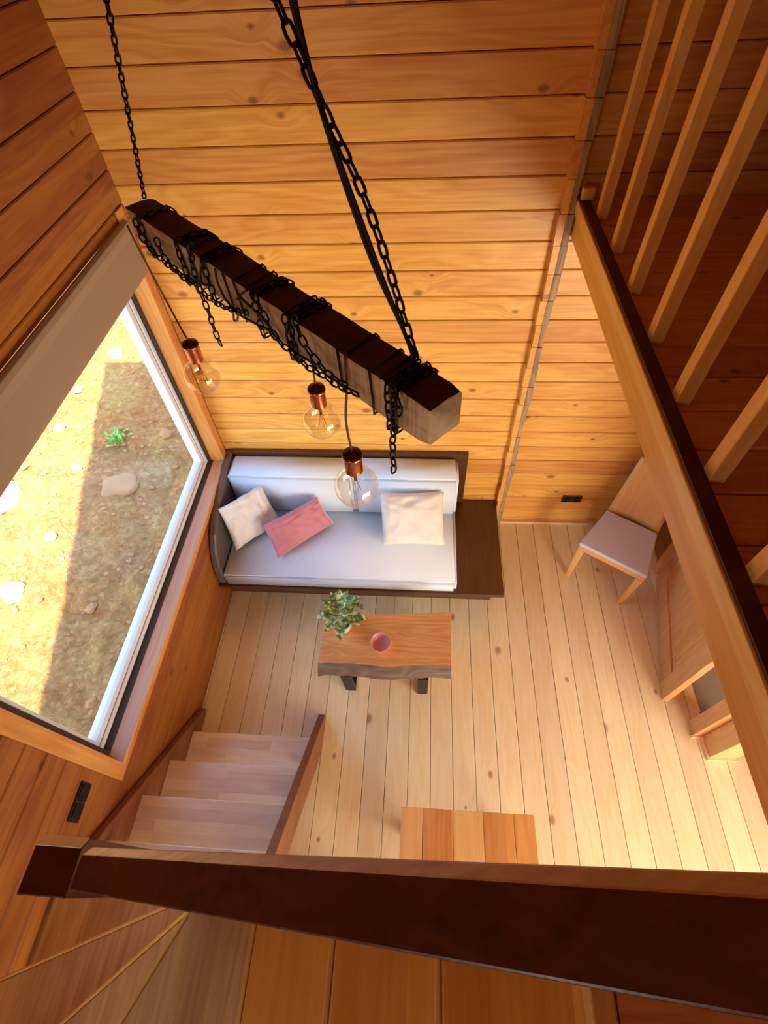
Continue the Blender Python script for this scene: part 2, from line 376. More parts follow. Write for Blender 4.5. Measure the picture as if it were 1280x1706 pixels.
# baseboards
struct('baseboard_back', (0.69, 1.895, 2.596, 2.62, 0.0, 0.03), M_base)
bm = bmesh.new()
box(bm, 1.882, 1.90, 2.135, 2.60, 0, 0.05)
o = link('baseboard_right', bm, M_base); o['kind'] = 'structure'

# grey log-end post on the back wall
t = empty('log_post', (0.655, YB, 0)); tag(t, 'narrow vertical post of stacked log ends on the back wall, rising from the sofa bench', 'post')
bm = bmesh.new(); bm2 = bmesh.new()
k = 0; z = 0.0
while z < ZC-0.01:
    z1 = min(ZC, ZO+0.1445*(k+1) if k else ZO+0.1445)
    j = 0.004*math.sin(k*2.3)
    box(bm, -0.034+j, -0.001, -0.05, -0.001, z+0.001, z1-0.0015)
    box(bm2, -0.001+j*.6, 0.032+0.006*math.sin(k*5.1), -0.052+0.003*math.cos(k*3.7), -0.001, z+0.0005, z1-0.001)
    z = z1; k += 1
link('log_side', bm, M_postside, t); link('log_end_face', bm2, M_post, t, bevel=0.003)

# ------------------------------------------------------------ window in the left wall
XF = -1.60
win = empty('window_1', (XF, 1.47, WZ0)); win['kind'] = 'structure'
def wrect(name, y0, y1, z0, z1, w, x0, x1, mat, bevel=0.004):
    bm = bmesh.new()
    o_ = [(y0, z0), (y1, z0), (y1, z1), (y0, z1)]; i_ = [(y0+w, z0+w), (y1-w, z0+w), (y1-w, z1-w), (y0+w, z1-w)]
    V = {}
    for nme, pts in (('o', o_), ('i', i_)):
        for x in (x0, x1): V[nme, x] = [bm.verts.new((x-XF, y-1.47, z-WZ0)) for y, z in pts]
    for i in range(4):
        j = (i+1) % 4
        bm.faces.new((V['o', x1][i], V['o', x1][j], V['i', x1][j], V['i', x1][i]))
        bm.faces.new((V['o', x0][j], V['o', x0][i], V['i', x0][i], V['i', x0][j]))
        bm.faces.new((V['i', x1][i], V['i', x1][j], V['i', x0][j], V['i', x0][i]))
        bm.faces.new((V['o', x1][j], V['o', x1][i], V['o', x0][i], V['o', x0][j]))
    bmesh.ops.recalc_face_normals(bm, faces=bm.faces)
    return link(name, bm, mat, win, bevel=bevel)
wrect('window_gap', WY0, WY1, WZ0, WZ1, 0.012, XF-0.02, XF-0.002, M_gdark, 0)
wrect('window_frame', WY0+0.010, WY1-0.010, WZ0+0.008, WZ1-0.010, 0.030, XF-0.06, XF+0.006, M_pvc)
wrect('window_sash', WY0+0.036, WY1-0.036, WZ0+0.034, WZ1-0.036, 0.040, XF-0.062, XF-0.006, M_pvc)
wrect('window_gasket', WY0+0.035, WY1-0.035, WZ0+0.033, WZ1-0.035, 0.006, XF-0.05, XF-0.003, M_gasket, 0)
bm = bmesh.new(); box(bm, -0.034, -0.030, WY0+0.07-1.47, WY1-0.07-1.47, 0.07, WZ1-0.07-WZ0)
link('window_pane', bm, M_pane, win)
# reveals and casing
o = bxo('window_sill', (-0.03, 0.127, WY0-1.47, WY1-1.47, -0.022, 0.0), M_sill, win, bevel=0.003)
bm = bmesh.new(); box(bm, -0.03, 0.125, WY1-1.47, WY1+0.02-1.47, -0.02, WZ1-WZ0); box(bm, -0.03, 0.125, WY0-0.02-1.47, WY0-1.47, -0.02, WZ1-WZ0)
link('window_jamb', bm, M_trimv, win, bevel=0.002)
bm = bmesh.new(); box(bm, XL+0.001, XL+0.014, WY1+0.003, WY1+0.075, WZ0-0.02, WZ1+0.06)
box(bm, XL+0.001, XL+0.014, WY0-0.075, WY0-0.003, WZ0-0.02, WZ1+0.06)
o = link('trim_1', bm, M_trimv, bevel=0.003); o['kind'] = 'structure'
o = struct('trim_2', (XL+0.001, XL+0.014, WY0-0.075, WY1+0.075, WZ0-0.062, WZ0-0.023), M_trimo, 0.003)

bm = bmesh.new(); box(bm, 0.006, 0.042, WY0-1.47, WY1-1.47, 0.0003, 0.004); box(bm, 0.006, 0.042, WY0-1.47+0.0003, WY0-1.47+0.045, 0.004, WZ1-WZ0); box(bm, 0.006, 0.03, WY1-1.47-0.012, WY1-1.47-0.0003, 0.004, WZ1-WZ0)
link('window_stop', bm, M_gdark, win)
# blind at the head of the window
t = empty('window_blind', (XL, 1.4, 2.28)); tag(t, 'taupe fabric blind cassette across the head of the big left window', 'blind')
bm = bmesh.new()
prof = [(0.002, 0.0), (0.018, 0.0), (0.022, 0.02), (0.022, 0.19), (0.030, 0.215), (0.036, 0.235), (0.030, 0.255), (0.015, 0.262), (0.002, 0.262)]
prism(bm, [(x+0.014, -1.02, z-0.005) for x, z in prof], (0, 2.15, 0))
link('blind_fabric', bm, M_blind, t, bevel=0.003)

# sockets
def plate(name, label, cat, M_, two):
    t = empty(name); t.matrix_world = M_; tag(t, label, cat)
    bm = bmesh.new(); box(bm, -0.078, 0.078, 0, 0.010, -0.04, 0.04); link('cover_plate', bm, M_black, t, bevel=0.003)
    for s in (-1, 1):
        bm = bmesh.new()
        if two: 
            for k in range(16): pass
            bmesh.ops.create_cone(bm, cap_ends=True, segments=20, radius1=0.026, radius2=0.026, depth=0.004, matrix=Matrix.Translation((s*0.037, 0.012, 0)) @ Matrix.Rotation(PI/2, 4, 'X'))
            link('socket_outlet', bm, M_gasket if False else M_metal, t)
        else:
            box(bm, s*0.037-0.032, s*0.037+0.032, 0.010, 0.015, -0.033, 0.033); link('switch_rocker', bm, M_metal, t, bevel=0.002)
plate('wall_socket', 'black double power socket low on the back wall beside the chair', 'socket', Matrix.Translation((1.215, YB, 0.335)) @ Matrix.Rotation(PI, 4, 'Z'), True)
plate('light_switch', 'black double switch plate on the left wall above the stairs', 'switch', Matrix.Translation((XL, 0.235, 1.075)) @ Matrix.Rotation(-PI/2, 4, 'Z') @ Matrix.Rotation(0, 4, 'Y'), False)

# ------------------------------------------------------------ loft edge and balusters
t = empty('loft_edge_beam', (0.69, 1.27, 2.40)); tag(t, 'long golden pine beam along the loft edge with a dark top', 'beam')
Y0 = -0.08-1.27; Y1 = YB-0.002-1.27
bxo('lower_fascia', (0.004, 0.03, Y0, Y1, 0.0, 0.103), M_beam, t, bevel=0.005)
bxo('upper_fascia', (-0.008, 0.034, Y0, Y1, 0.109, 0.166), M_beam2, t, bevel=0.004)
bxo('dark_top_strip', (0.0, 0.044, Y0, Y1, 0.1665, 0.176), M_maroon, t)
o = bxo('baluster', (-0.022, 0.022, -0.022, 0.022, 0, ZC-2.562), M_balu, None, bevel=0.003)
names = ['touching the post end of the loft', 'second from the back wall', 'third from the back wall', 'fourth from the back wall', 'fifth from the back wall', 'sixth from the back wall', 'nearest the camera, cut by the photo edge']
for k in range(7):
    p = o if k == 0 else o.copy()
    if k: C.objects.link(p)
    p.location = (0.757, 2.401-0.2975*k, 2.561)
    tag(p, ('square pine baluster on the loft edge, first from the back wall' if k == 0 else 'square pine baluster on the loft edge, '+names[k]), 'baluster', 'balusters along the loft edge')
o = bxo('wood_block', (0, 0.055, -0.03, 0, 0, 0.05), M_balu, None, bevel=0.004); o.location = (0.69, YB-0.055, 2.577)
tag(o, 'small pine offcut block at the foot of the log post on the loft edge', 'wood block')

# ------------------------------------------------------------ stairs
st = empty('staircase', (-1.0, 0.5, 0)); tag(st, 'pine winder staircase running from the loft landing down along the left wall', 'staircase')
def W2(p): return (p[0]+1.0, p[1]-0.5, p[2])
def tread(pts, z, mat, th=0.04, name='tread'):
    bm = bmesh.new(); prism(bm, [W2((x, y, z-th)) for x, y in pts], (0, 0, th)); return link(name, bm, mat, st, bevel=0.006, segs=3)
ys = [0.760, 0.545, 0.331, 0.112]; zs = [0.15, 0.37, 0.59, 0.81]
for y, z in zip(ys, zs): tread([(-1.447, y), (-0.655, y), (-0.655, y-0.262), (-1.447, y-0.262)], z, M_tread)
pv = (-0.60, 0.035)
def hit(ang, ymin=-1.0):
    c, s = -math.cos(math.radians(ang)), -math.sin(math.radians(ang))
    tx = (-1.47-pv[0])/c if c < -1e-6 else 1e9; ty = (ymin-pv[1])/s if s < -1e-6 else 1e9
    q = min(tx, ty); return (pv[0]+c*q, pv[1]+s*q), tx < ty
ang = [4, 24, 43, 64, 90]
corner = (-1.47, -1.0)
def winder(a0, a1, z, mat):
    n0, h0 = hit(a0); n1, h1 = hit(a1)
    pts = [pv, n0] + ([corner] if h0 and not h1 else []) + [n1, (pv[0]+0.06, pv[1]-0.01)]
    return tread(pts, z, mat)
for i, z in enumerate((1.03, 1.25, 1.47, 1.69)):
    a1 = ang[i+1]+4 if i < 3 else 90
    n0, h0 = hit(ang[i]); n1, h1 = hit(a1)
    pts = [pv, n0] + ([corner] if h0 and not h1 else []) + [n1]
    if i == 3: pts = [pv, n0, (-0.36, -1.0), (-0.36, pv[1])]
    tread(pts, z, M_treadw)
    # pale strip along the front edge: caught light put into its colour
    d = Vector((n0[0]-pv[0], n0[1]-pv[1], 0)); L = d.length; d.normalize(); nn = Vector((d.y, -d.x, 0)); nn = nn if nn.y > 0 or nn.x < 0 else -nn
    a = Vector((pv[0], pv[1], z-0.041)); 
    bm = bmesh.new(); prism(bm, [W2(a), W2(a+d*L), W2(a+d*L+nn*0.010), W2(a+nn*0.010)], (0, 0, 0.042)); link('tread_edge_light', bm, M_nosing_lit, st, bevel=0.003)
for x, z, w in ((-0.402, 1.91, 0.010), (-0.167, 2.13, 0.012), (0.057, 2.35, 0.010)):
    tread([(x, -0.06), (x, -1.0), (x+0.26, -1.0), (x+0.26, -0.06)], z, M_treadu)
    bm = bmesh.new(); box(bm, x-w+1, x+1, -1.0-0.5, -0.06-0.5, z-0.041, z+0.001); link('tread_edge_light', bm, M_nosing_lit, st, bevel=0.003)  # pale edge strip: highlight painted as colour
bm = bmesh.new(); box(bm, 0.265+1, 0.303+1, -2.54-0.5, -0.06-0.5, 2.52, 2.562); link('landing_nosing', bm, M_nosing_lit, st, bevel=0.004)
# risers closing the upper flight and winders
for x, z0, z1 in ((-0.385, 1.69, 1.869), (-0.15, 1.91, 2.089), (0.075, 2.13, 2.309), (0.29, 2.35, 2.519)):
    bxo('riser', (x+1, x+1.016, -1.5, -0.56, z0, z1), M_treadu, st)
# lower flight stringers
for (x0, x1, nm) in ((-1.485, -1.447, 'wall_stringer'), (-0.655, -0.610, 'open_stringer')):
    bm = bmesh.new()
    sl = 0.22/0.2155
    pts = [(0.93, 0.0), (0.93, 0.05), (0.86, 0.12), (0.05, 0.12+0.81*sl), (0.05, 0.68), (0.70, 0.0)]
    prism(bm, [W2((x0, y, z)) for y, z in pts], (x1-x0, 0, 0)); link(nm, bm, M_string, st, bevel=0.004)
# upper flight inner stringer (below the handrail)
bm = bmesh.new(); prism(bm, [W2((x, -0.055, z)) for x, z in ((-0.62, 1.50), (0.30, 2.36), (0.30, 2.60), (0.20, 2.60), (-0.62, 1.80))], (0, 0.035, 0))
link('upper_stringer', bm, M_string, st, bevel=0.004)

# newel and handrail
bm = bmesh.new(); box(bm, -0.045, 0.045, -0.045, 0.045, 0, 2.55)
for v in bm.verts:
    if v.co.z > 2 and v.co.y > 0: v.co.z -= 0.0
t = empty('stair_railing', (-0.625, 0.0, 0)); tag(t, 'dark brown stair handrail and newel post crossing the foreground', 'handrail')
bm.free(); bm = bmesh.new()
prism(bm, [(-0.043, -0.043, 0), (-0.043, 0.043, 0), (-0.043, 0.043, 2.535), (-0.043, 0.028, 2.552), (-0.043, -0.043, 2.552)], (0.086, 0, 0))
link('newel_post', bm, M_rail, t, bevel=0.002)
bm = bmesh.new(); prism(bm, [(-0.0425, 0.0435, 2.5345), (-0.0425, 0.0275, 2.5535), (0.0425, 0.0275, 2.5535), (0.0425, 0.0435, 2.5345)], (0, 0.0012, 0.0012)); link('sawn_edge', bm, M_nosing_lit, t)
a = Vector((-0.56+0.625, 0.0, 2.585)); bdir = Vector((0.98, -0.012, 0.89)).normalized(); L = 1.28
side = Vector((0.012, 1, 0)).normalized(); upv = bdir.cross(side).normalized()
if upv.z < 0: upv = -upv
bm = bmesh.new(); w, h = 0.030, 0.04; cch = 0.007
prof = [(-w, -2*h), (w, -2*h), (w, -0.014), (w-0.012, 0), (-w, 0)]
bm_pts = [a+side*s+upv*u for s, u in prof]; prism(bm, bm_pts, bdir*L)
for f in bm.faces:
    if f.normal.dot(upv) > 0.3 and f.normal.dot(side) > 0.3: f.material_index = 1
link('handrail', bm, [M_rail, M_railhi], t, bevel=0.002, segs=2)

# ------------------------------------------------------------ built-in sofa
sf = empty('sofa', (-0.5, 2.2, 0)); tag(sf, 'built-in bench sofa with pale blue cushions on a dark brown platform', 'sofa')
def sb(name, b, mat, bevel=0.003, segs=2): return bxo(name, (b[0]+0.5, b[1]+0.5, b[2]-2.2, b[3]-2.2, b[4], b[5]), mat, sf, bevel=bevel, segs=segs)
sb('platform', (XL+0.005, 0.615, 1.745, YB-0.003, 0.262, 0.30), M_dark)
sb('platform_base', (XL+0.005, 0.56, 1.86, YB-0.003, 0.0, 0.262), M_dark)
sb('back_panel', (XL+0.06, 0.345, 2.585, YB-0.003, 0.30, 0.865), M_dark)
def puff(name, x0, x1, y0, y1, z0, z1, mat, amp=0.006, bev=0.022):
    bm = bmesh.new(); box(bm, x0+0.5, x1+0.5, y0-2.2, y1-2.2, z0, z1)
    bmesh.ops.bevel(bm, geom=bm.edges[:], offset=bev, segments=4, affect='EDGES')
    o = link(name, bm, mat, sf, smooth=True)
    return o
puff('seat_cushion', -1.425, 0.272, 1.752, 2.52, 0.301, 0.425, M_fabric)
puff('back_cushion', -1.425, -0.502, 2.352, 2.583, 0.426, 0.835, M_fabric)
puff('back_cushion', -0.498, 0.272, 2.352, 2.583, 0.426, 0.835, M_fabric)
bm = bmesh.new()
pr = [(2.615, 0.30), (2.615, 0.855), (2.45, 0.85), (2.24, 0.81), (2.05, 0.76), (1.93, 0.70), (1.84, 0.60), (1.785, 0.48), (1.765, 0.38), (1.76, 0.30)]
prism(bm, [(XL+0.004+0.5, y-2.2, z) for y, z in pr], (0.055, 0, 0)); link('side_arm', bm, M_leather, sf, bevel=0.016, segs=4)

def pillow(name, bl, br, tl, tr, T, mat, label, group=None, seed=0, crease=0.01):
    bl, br, tl, tr = map(Vector, (bl, br, tl, tr)); cen = (bl+br+tl+tr)/4
    nrm = (br-bl).cross(tl-bl).normalized()
    bm = bmesh.new(); N = 26; grids = []
    for sgn in (1, -1):
        g_ = []
        for i in range(N+1):
            row = []
            for j in range(N+1):
                u, v = i/N*2-1, j/N*2-1
                # edges pulled in between the corners
                uu = u*(1-0.045*(1-v*v)); vv = v*(1-0.045*(1-u*u))
                s, q = (uu+1)/2, (vv+1)/2
                p = bl*(1-s)*(1-q)+br*s*(1-q)+tl*(1-s)*q+tr*s*q
                th = T*((1-u*u)*(1-v*v))**0.36
                w = 0
                e = max(abs(u), abs(v))
                w = noise.noise(Vector((u*2.2+seed, v*7, 3)))*math.exp(-((v-0.85)/0.45)**2)*crease*1.4 + noise.noise(Vector((u*6+seed, v*2.2, 9)))*math.exp(-((abs(u)-0.85)/0.4)**2)*crease
                w += noise.noise(Vector((u*1.4+seed*3, v*1.4, 5)))*crease*0.8 + (1-abs(noise.noise(Vector((u*2.6+v*1.8+seed, v*2.0-u, 11)))))**6*crease*0.35
                p = p + nrm*sgn*(th+w*min(1, (1-e)*8))
                row.append(p-cen)
            g_.append(row)
        grids.append(g_)
    V = {}
    for si, g_ in enumerate(grids):
        for i in range(N+1):
            for j in range(N+1):
                edge = i in (0, N) or j in (0, N)
                key = (0 if edge else si, i, j)
                if key not in V: V[key] = bm.verts.new(g_[i][j])
    def gv(si, i, j): return V[(0 if (i in (0, N) or j in (0, N)) else si, i, j)]
    for si in (0, 1):
        for i in range(N):
            for j in range(N):
                q = [gv(si, i, j), gv(si, i+1, j), gv(si, i+1, j+1), gv(si, i, j+1)]
                bm.faces.new(q if si == 0 else q[::-1]).smooth = True
    o = link(name, bm, mat); o.location = cen; tag(o, label, 'cushion', group)
    return o
pillow('throw_cushion', (-1.36, 1.96, 0.455), (-1.07, 2.24, 0.455), (-1.43, 2.09, 0.79), (-1.175, 2.34, 0.77), 0.055, M_pillw, 'crumpled white square cushion leaning in the left corner of the sofa', seed=1.3, crease=0.034)
pillow('throw_cushion', (-1.033, 1.896, 0.455), (-0.656, 2.235, 0.455), (-1.127, 2.045, 0.665), (-0.767, 2.325, 0.665), 0.05, M_pink, 'dusty pink rectangular cushion lying beside the white corner cushion', seed=5.1, crease=0.022)
pillow('throw_cushion', (-0.273, 2.045, 0.455), (0.189, 2.06, 0.455), (-0.300, 2.31, 0.745), (0.168, 2.33, 0.745), 0.06, M_pillc, 'cream square cushion propped at the right end of the sofa', seed=9.7, crease=0.022)

# ------------------------------------------------------------ coffee table
t = empty('coffee_table', (-0.2, 1.32, 0)); tag(t, 'low live-edge wooden coffee table with dark bark front edge in front of the sofa', 'table')
bm = bmesh.new(); N = 40; top_f = []; top_b = []; bot_f = []; bot_b = []; mid_f = []
for i in range(N+1):
    u = i/N; x = -0.43+u*0.85
    yf = -0.185+0.03*u*0.6+0.010*math.sin(u*9)+0.006*noise.noise(Vector((u*9, 0, 0)))
    yb = 0.165+0.035*u+0.008*math.sin(u*7+1)
    top_f.append(bm.verts.new((x, yf, 0.45))); top_b.append(bm.verts.new((x, yb, 0.45)))
    mid_f.append(bm.verts.new((x, yf-0.035-0.006*noise.noise(Vector((u*14, 3, 0))), 0.42)))
    bot_f.append(bm.verts.new((x, yf-0.062-0.004*noise.noise(Vector((u*11, 7, 0))), 0.385))); bot_b.append(bm.verts.new((x, yb, 0.385)))
for i in range(N):
    for k, (p, q, mi) in enumerate(((top_f, top_b, 0), (mid_f, top_f, 1), (bot_f, mid_f, 1), (bot_b, bot_f, 0), (top_b, bot_b, 1))):
        f = bm.faces.new((p[i], p[i+1], q[i+1], q[i])); f.material_index = mi
for i in (0, N):
    bm.faces.new((top_f[i], top_b[i], bot_b[i], bot_f[i], mid_f[i]))
bmesh.ops.recalc_face_normals(bm, faces=bm.faces)
link('tabletop', bm, [M_table, M_bark], t, bevel=0.003)
for x in (-0.255, 0.245):
    bm = bmesh.new(); b_ = 0.045; th = 0.022
    out = [(-0.235, 0.384), (0.16, 0.384), (0.17, 0.0), (-0.205, 0.0)]
    inn = [(-0.21, 0.362), (0.137, 0.362), (0.147, th), (-0.18, th)]
    for i in range(4):
        j = (i+1) % 4
        prism(bm, [(x-b_/1.3, out[i][0], out[i][1]), (x-b_/1.3, out[j][0], out[j][1]), (x-b_/1.3, inn[j][0], inn[j][1]), (x-b_/1.3, inn[i][0], inn[i][1])], (b_*1.5, 0, 0))
    link('leg', bm, M_metal, t)

# plant
t = empty('potted_plant', (-0.487, 1.385, 0.451)); tag(t, 'small variegated leafy plant in a white pot on the coffee table', 'plant')
bm = bmesh.new(); lathe(bm, [(0, 0), (0.044, 0), (0.053, 0.03), (0.060, 0.085), (0.062, 0.09), (0.057, 0.09), (0.054, 0.078), (0, 0.078)]); pot = link('pot', bm, M_white, t)
bm = bmesh.new(); lathe(bm, [(0.047, 0.0785), (0.02, 0.083), (0, 0.084)], n=20); link('soil', bm, M_soil, pot)
bm = bmesh.new(); rng = random.Random(4)
def leaf(bm, base, yaw, pitch, ln, wd, curl=0.7, stem=0.04, n=7):
    d = Vector((math.cos(yaw)*math.cos(pitch), math.sin(yaw)*math.cos(pitch), math.sin(pitch))); p = Vector(base)
    tube(bm, [p, p+d*stem], 0.0018, 5, False); p = p+d*stem; prev = None
    s = Vector((-math.sin(yaw), math.cos(yaw), 0)).normalized()
    for i in range(n+1):
        u = i/n; ph = pitch-curl*u*1.2
        dd = Vector((math.cos(yaw)*math.cos(ph), math.sin(yaw)*math.cos(ph), math.sin(ph)))
        w = wd*math.sin(PI*min(1, u*0.96+0.04))**0.8*(1-0.25*u)
        up = s.cross(dd).normalized()*-1
        row = [bm.verts.new(p+s*w+up*w*0.35), bm.verts.new(p), bm.verts.new(p-s*w+up*w*0.35)]
        if prev:
            for a_ in (0, 1): bm.faces.new((prev[a_], prev[a_+1], row[a_+1], row[a_])).smooth = True
        prev = row; p = p+dd*ln/n
for i in range(22):
    yaw = i*2.399; tier = i/22
    leaf(bm, (0.012*math.cos(yaw), 0.012*math.sin(yaw), 0.15+0.12*tier), yaw, 0.35+0.95*tier+rng.uniform(-.12, .15), rng.uniform(0.12, 0.155)*(1-0.25*tier), rng.uniform(0.033, 0.041)*(1-0.1*tier), curl=0.7, stem=0.04*(1-0.5*tier))
tube(bm, [(0, 0, 0.08), (0.004, 0.003, 0.24)], 0.006, 6)
link('foliage', bm, M_leaf, t)
# bowl
bm = bmesh.new(); lathe(bm, [(0, 0.0), (0.032, 0.0), (0.040, 0.01), (0.058, 0.04), (0.063, 0.055), (0.060, 0.056), (0.054, 0.042), (0.036, 0.014), (0, 0.010)], n=36)
for v in bm.verts:
    r = math.hypot(v.co.x, v.co.y)
    if r > 0.045:
        a_ = math.atan2(v.co.y, v.co.x); k_ = 1+0.035*math.cos(12*a_); v.co.x *= k_; v.co.y *= k_
o = link('bowl', bm, M_bowl); o.scale = (1.08, 1.08, 1.08); o.location = (-0.232, 1.272, 0.451); tag(o, 'small scalloped pink ceramic bowl on the coffee table', 'bowl')

# ------------------------------------------------------------ dining table, mostly hidden behind the handrail
t = empty('dining_table', (0.25, 0.0, 0)); tag(t, 'small pine plank table seen below the handrail', 'table')
x = -0.31
for i, w in enumerate((0.105, 0.145, 0.145, 0.145, 0.10)):
    bxo('plank', (x+0.0008, x+w-0.0008, -0.42, 0.335, 0.725, 0.75), M_dine2 if i in (0, 2) else M_dine, t, bevel=0.0025); x += w
bxo('apron', (-0.25, 0.27, -0.36, 0.29, 0.655, 0.7245), M_dine, t)
for sx in (-0.27, 0.27):
    for sy in (-0.37, 0.29): bxo('leg', (sx-0.025, sx+0.025, sy-0.025, sy+0.025, 0, 0.7245), M_dine, t, bevel=0.003)

# ------------------------------------------------------------ chair
ang_ = math.atan2(-0.27, 0.42)
ch = empty('dining_chair', (1.375, 2.135, 0), ang_); tag(ch, 'pale wooden chair with a grey padded seat near the back wall', 'chair')
bm = bmesh.new(); sp_ = [(-0.167, -0.140), (0.331, -0.140), (0.264, 0.262), (-0.116, 0.262)]
prism(bm, [(x, y, 0.425) for x, y in sp_], (0, 0, 0.032)); link('seat_cushion', bm, M_seat, ch, bevel=0.013, segs=4)
bm = bmesh.new(); prism(bm, [(0.08+(x-0.08)*0.97, 0.06+(y-0.06)*0.97, 0.375) for x, y in sp_], (0, 0, 0.049)); link('seat_frame', bm, M_ply, ch, bevel=0.004)
bm = bmesh.new()
for i in range(9):
    u0 = i/8
secs = []
for i in range(13):
    u = i/12; z = 0.445+0.49*u; yb = 0.266+0.135*u; hw = 0.19-0.035*u
    rowf = []; rowb = []
    for j in range(9):
        s = j/8*2-1; x = 0.074+s*hw; yy = yb-0.018*s*s+0.018
        cut = 0
        rowf.append(bm.verts.new((x, yy, z))); rowb.append(bm.verts.new((x, yy+0.014, z)))
    secs.append((rowf, rowb))
for (a, b), (c, d) in zip(secs, secs[1:]):
    for j in range(8):
        bm.faces.new((a[j], a[j+1], c[j+1], c[j])).smooth = True; bm.faces.new((b[j+1], b[j], d[j], d[j+1])).smooth = True
    bm.faces.new((a[0], c[0], d[0], b[0])); bm.faces.new((a[8], b[8], d[8], c[8]))
for (a, b) in (secs[0], secs[-1]):
    for j in range(8): bm.faces.new((a[j], b[j], b[j+1], a[j+1]))
bmesh.ops.recalc_face_normals(bm, faces=bm.faces); link('backrest', bm, M_ply, ch)
def leg_(p0, p1, r0, r1, parent, mat, name='leg'):
    bm = bmesh.new(); a, b = Vector(p0), Vector(p1)
    v0 = [bm.verts.new(a+Vector((sx*r0, sy*r0, 0))) for sx, sy in ((-1, -1), (1, -1), (1, 1), (-1, 1))]
    v1 = [bm.verts.new(b+Vector((sx*r1, sy*r1, 0))) for sx, sy in ((-1, -1), (1, -1), (1, 1), (-1, 1))]
    bm.faces.new(v0); bm.faces.new(v1[::-1])
    for i in range(4): bm.faces.new((v0[i], v1[i], v1[(i+1) % 4], v0[(i+1) % 4]))
    bmesh.ops.recalc_face_normals(bm, faces=bm.faces); return link(name, bm, mat, parent, bevel=0.005)
leg_((-0.135, -0.112, 0.376), (-0.145, -0.13, 0), 0.026, 0.017, ch, M_ply); leg_((0.298, -0.112, 0.376), (0.277, -0.125, 0), 0.026, 0.017, ch, M_ply)
for s in (-1, 1): leg_((0.074+s*0.155, 0.235, 0.376), (0.074+s*0.17, 0.32, 0), 0.020, 0.013, ch, M_ply); 
bm = bmesh.new(); box(bm, -0.05, 0.20, 0.304, 0.318, 0.40, 0.52); box(bm, -0.05, 0.20, 0.24, 0.318, 0.385, 0.40); link('back_support', bm, M_ply, ch, bevel=0.003)

# ------------------------------------------------------------ open panelled door at the partition
p0 = Vector((1.885, 2.10, 0)); p1 = Vector((1.675, 1.14, 0)); dl = (p1-p0).length
t = empty('door_1', p0, math.atan2(p1.y-p0.y, p1.x-p0.x)); t['kind'] = 'structure'
def db(name, x0, x1, z0, z1, y0=-0.02, y1=0.02, bev=0.003, par=None): return bxo(name, (x0, x1, y0, y1, z0, z1), M_door, par or t, bevel=bev)
db('stile', 0, 0.13, 0.008, 2.0); db('stile', dl-0.13, dl, 0.008, 2.0)
for z0, z1 in ((0.008, 0.19), (0.88, 1.02), (1.87, 2.0)): db('rail', 0.13, dl-0.13, z0, z1)
for z0, z1 in ((0.19, 0.88), (1.02, 1.87)):
    db('door_panel', 0.131, dl-0.131, z0+0.001, z1-0.001, -0.008, 0.008, 0)
    db('raised_field', 0.19, dl-0.19, z0+0.06, z1-0.06, -0.015, 0.015, 0.006)
bm = bmesh.new(); tube(bm, [(dl-0.06, -0.02, 1.02), (dl-0.06, -0.065, 1.02), (dl-0.17, -0.065, 1.02)], 0.009, 10); link('door_handle', bm, M_metal, t)
# casing of the opening
struct('trim_3', (1.80, 1.899, 0.93, 1.02, 0, 2.10), M_door, 0.003)
struct('trim_4', (1.86, 2.02, 0.80, 0.93, 0, 2.35), M_door, 0.003)
struct('trim_5', (1.865, 1.90, 2.131, 2.20, 0, 2.10), M_door, 0.003)
bm = bmesh.new(); box(bm, 1.785, 1.86, 0.916, 0.93, 0, 0.02); box(bm, 1.846, 1.86, 0.80, 0.916, 0, 0.02); box(bm, 1.846, 2.04, 0.786, 0.80, 0, 0.02)
o = link('trim_6', bm, M_base); o['kind'] = 'structure'

# ------------------------------------------------------------ beam pendant lamp
ZT = 2.96; WB = 0.098; HB = 0.10
P0 = Vector((0.012, 0.713, ZT)); dirb = Vector((-math.cos(math.radians(44)), math.sin(math.radians(44)), 0)); LB = 1.30
outn = Vector((-math.sin(math.radians(44)), -math.cos(math.radians(44)), 0))   # normal of the face towards the camera
pl = empty('beam_pendant_lamp', P0); tag(pl, 'rustic timber beam pendant hung on black chains with three clear globe bulbs', 'pendant lamp')
def loc(s, w, u): return dirb*s - outn*w + Vector((0, 0, u))      # s along, w across away from camera, u up; relative to P0
bm = bmesh.new(); n = 44; rings = []
for i in range(n+1):
    s = i/n*LB; e = 0
    def wob(k): return 0.0035*noise.noise(Vector((s*7, k*3.1, 0)))
    if i in (0, n): e = 0.004
    rings.append([bm.verts.new(loc(s, w+wob(k)+ (e if w < .05 else -e), u+wob(k+9)+(e if u < -.05 else -e))) for k, (w, u) in enumerate(((0, 0), (WB*.5, 0.002), (WB-0.006, -0.002), (WB, -0.012), (WB, -HB), (WB*.5, -HB), (0.004, -HB), (0, -HB+0.006), (0, -HB*.5)))])
for a, b in zip(rings, rings[1:]):
    k = len(a)
    for j in range(k): bm.faces.new((a[j], a[(j+1) % k], b[(j+1) % k], b[j]))
bm.faces.new(rings[0]); bm.faces.new(rings[-1][::-1]); bmesh.ops.recalc_face_normals(bm, faces=bm.faces)
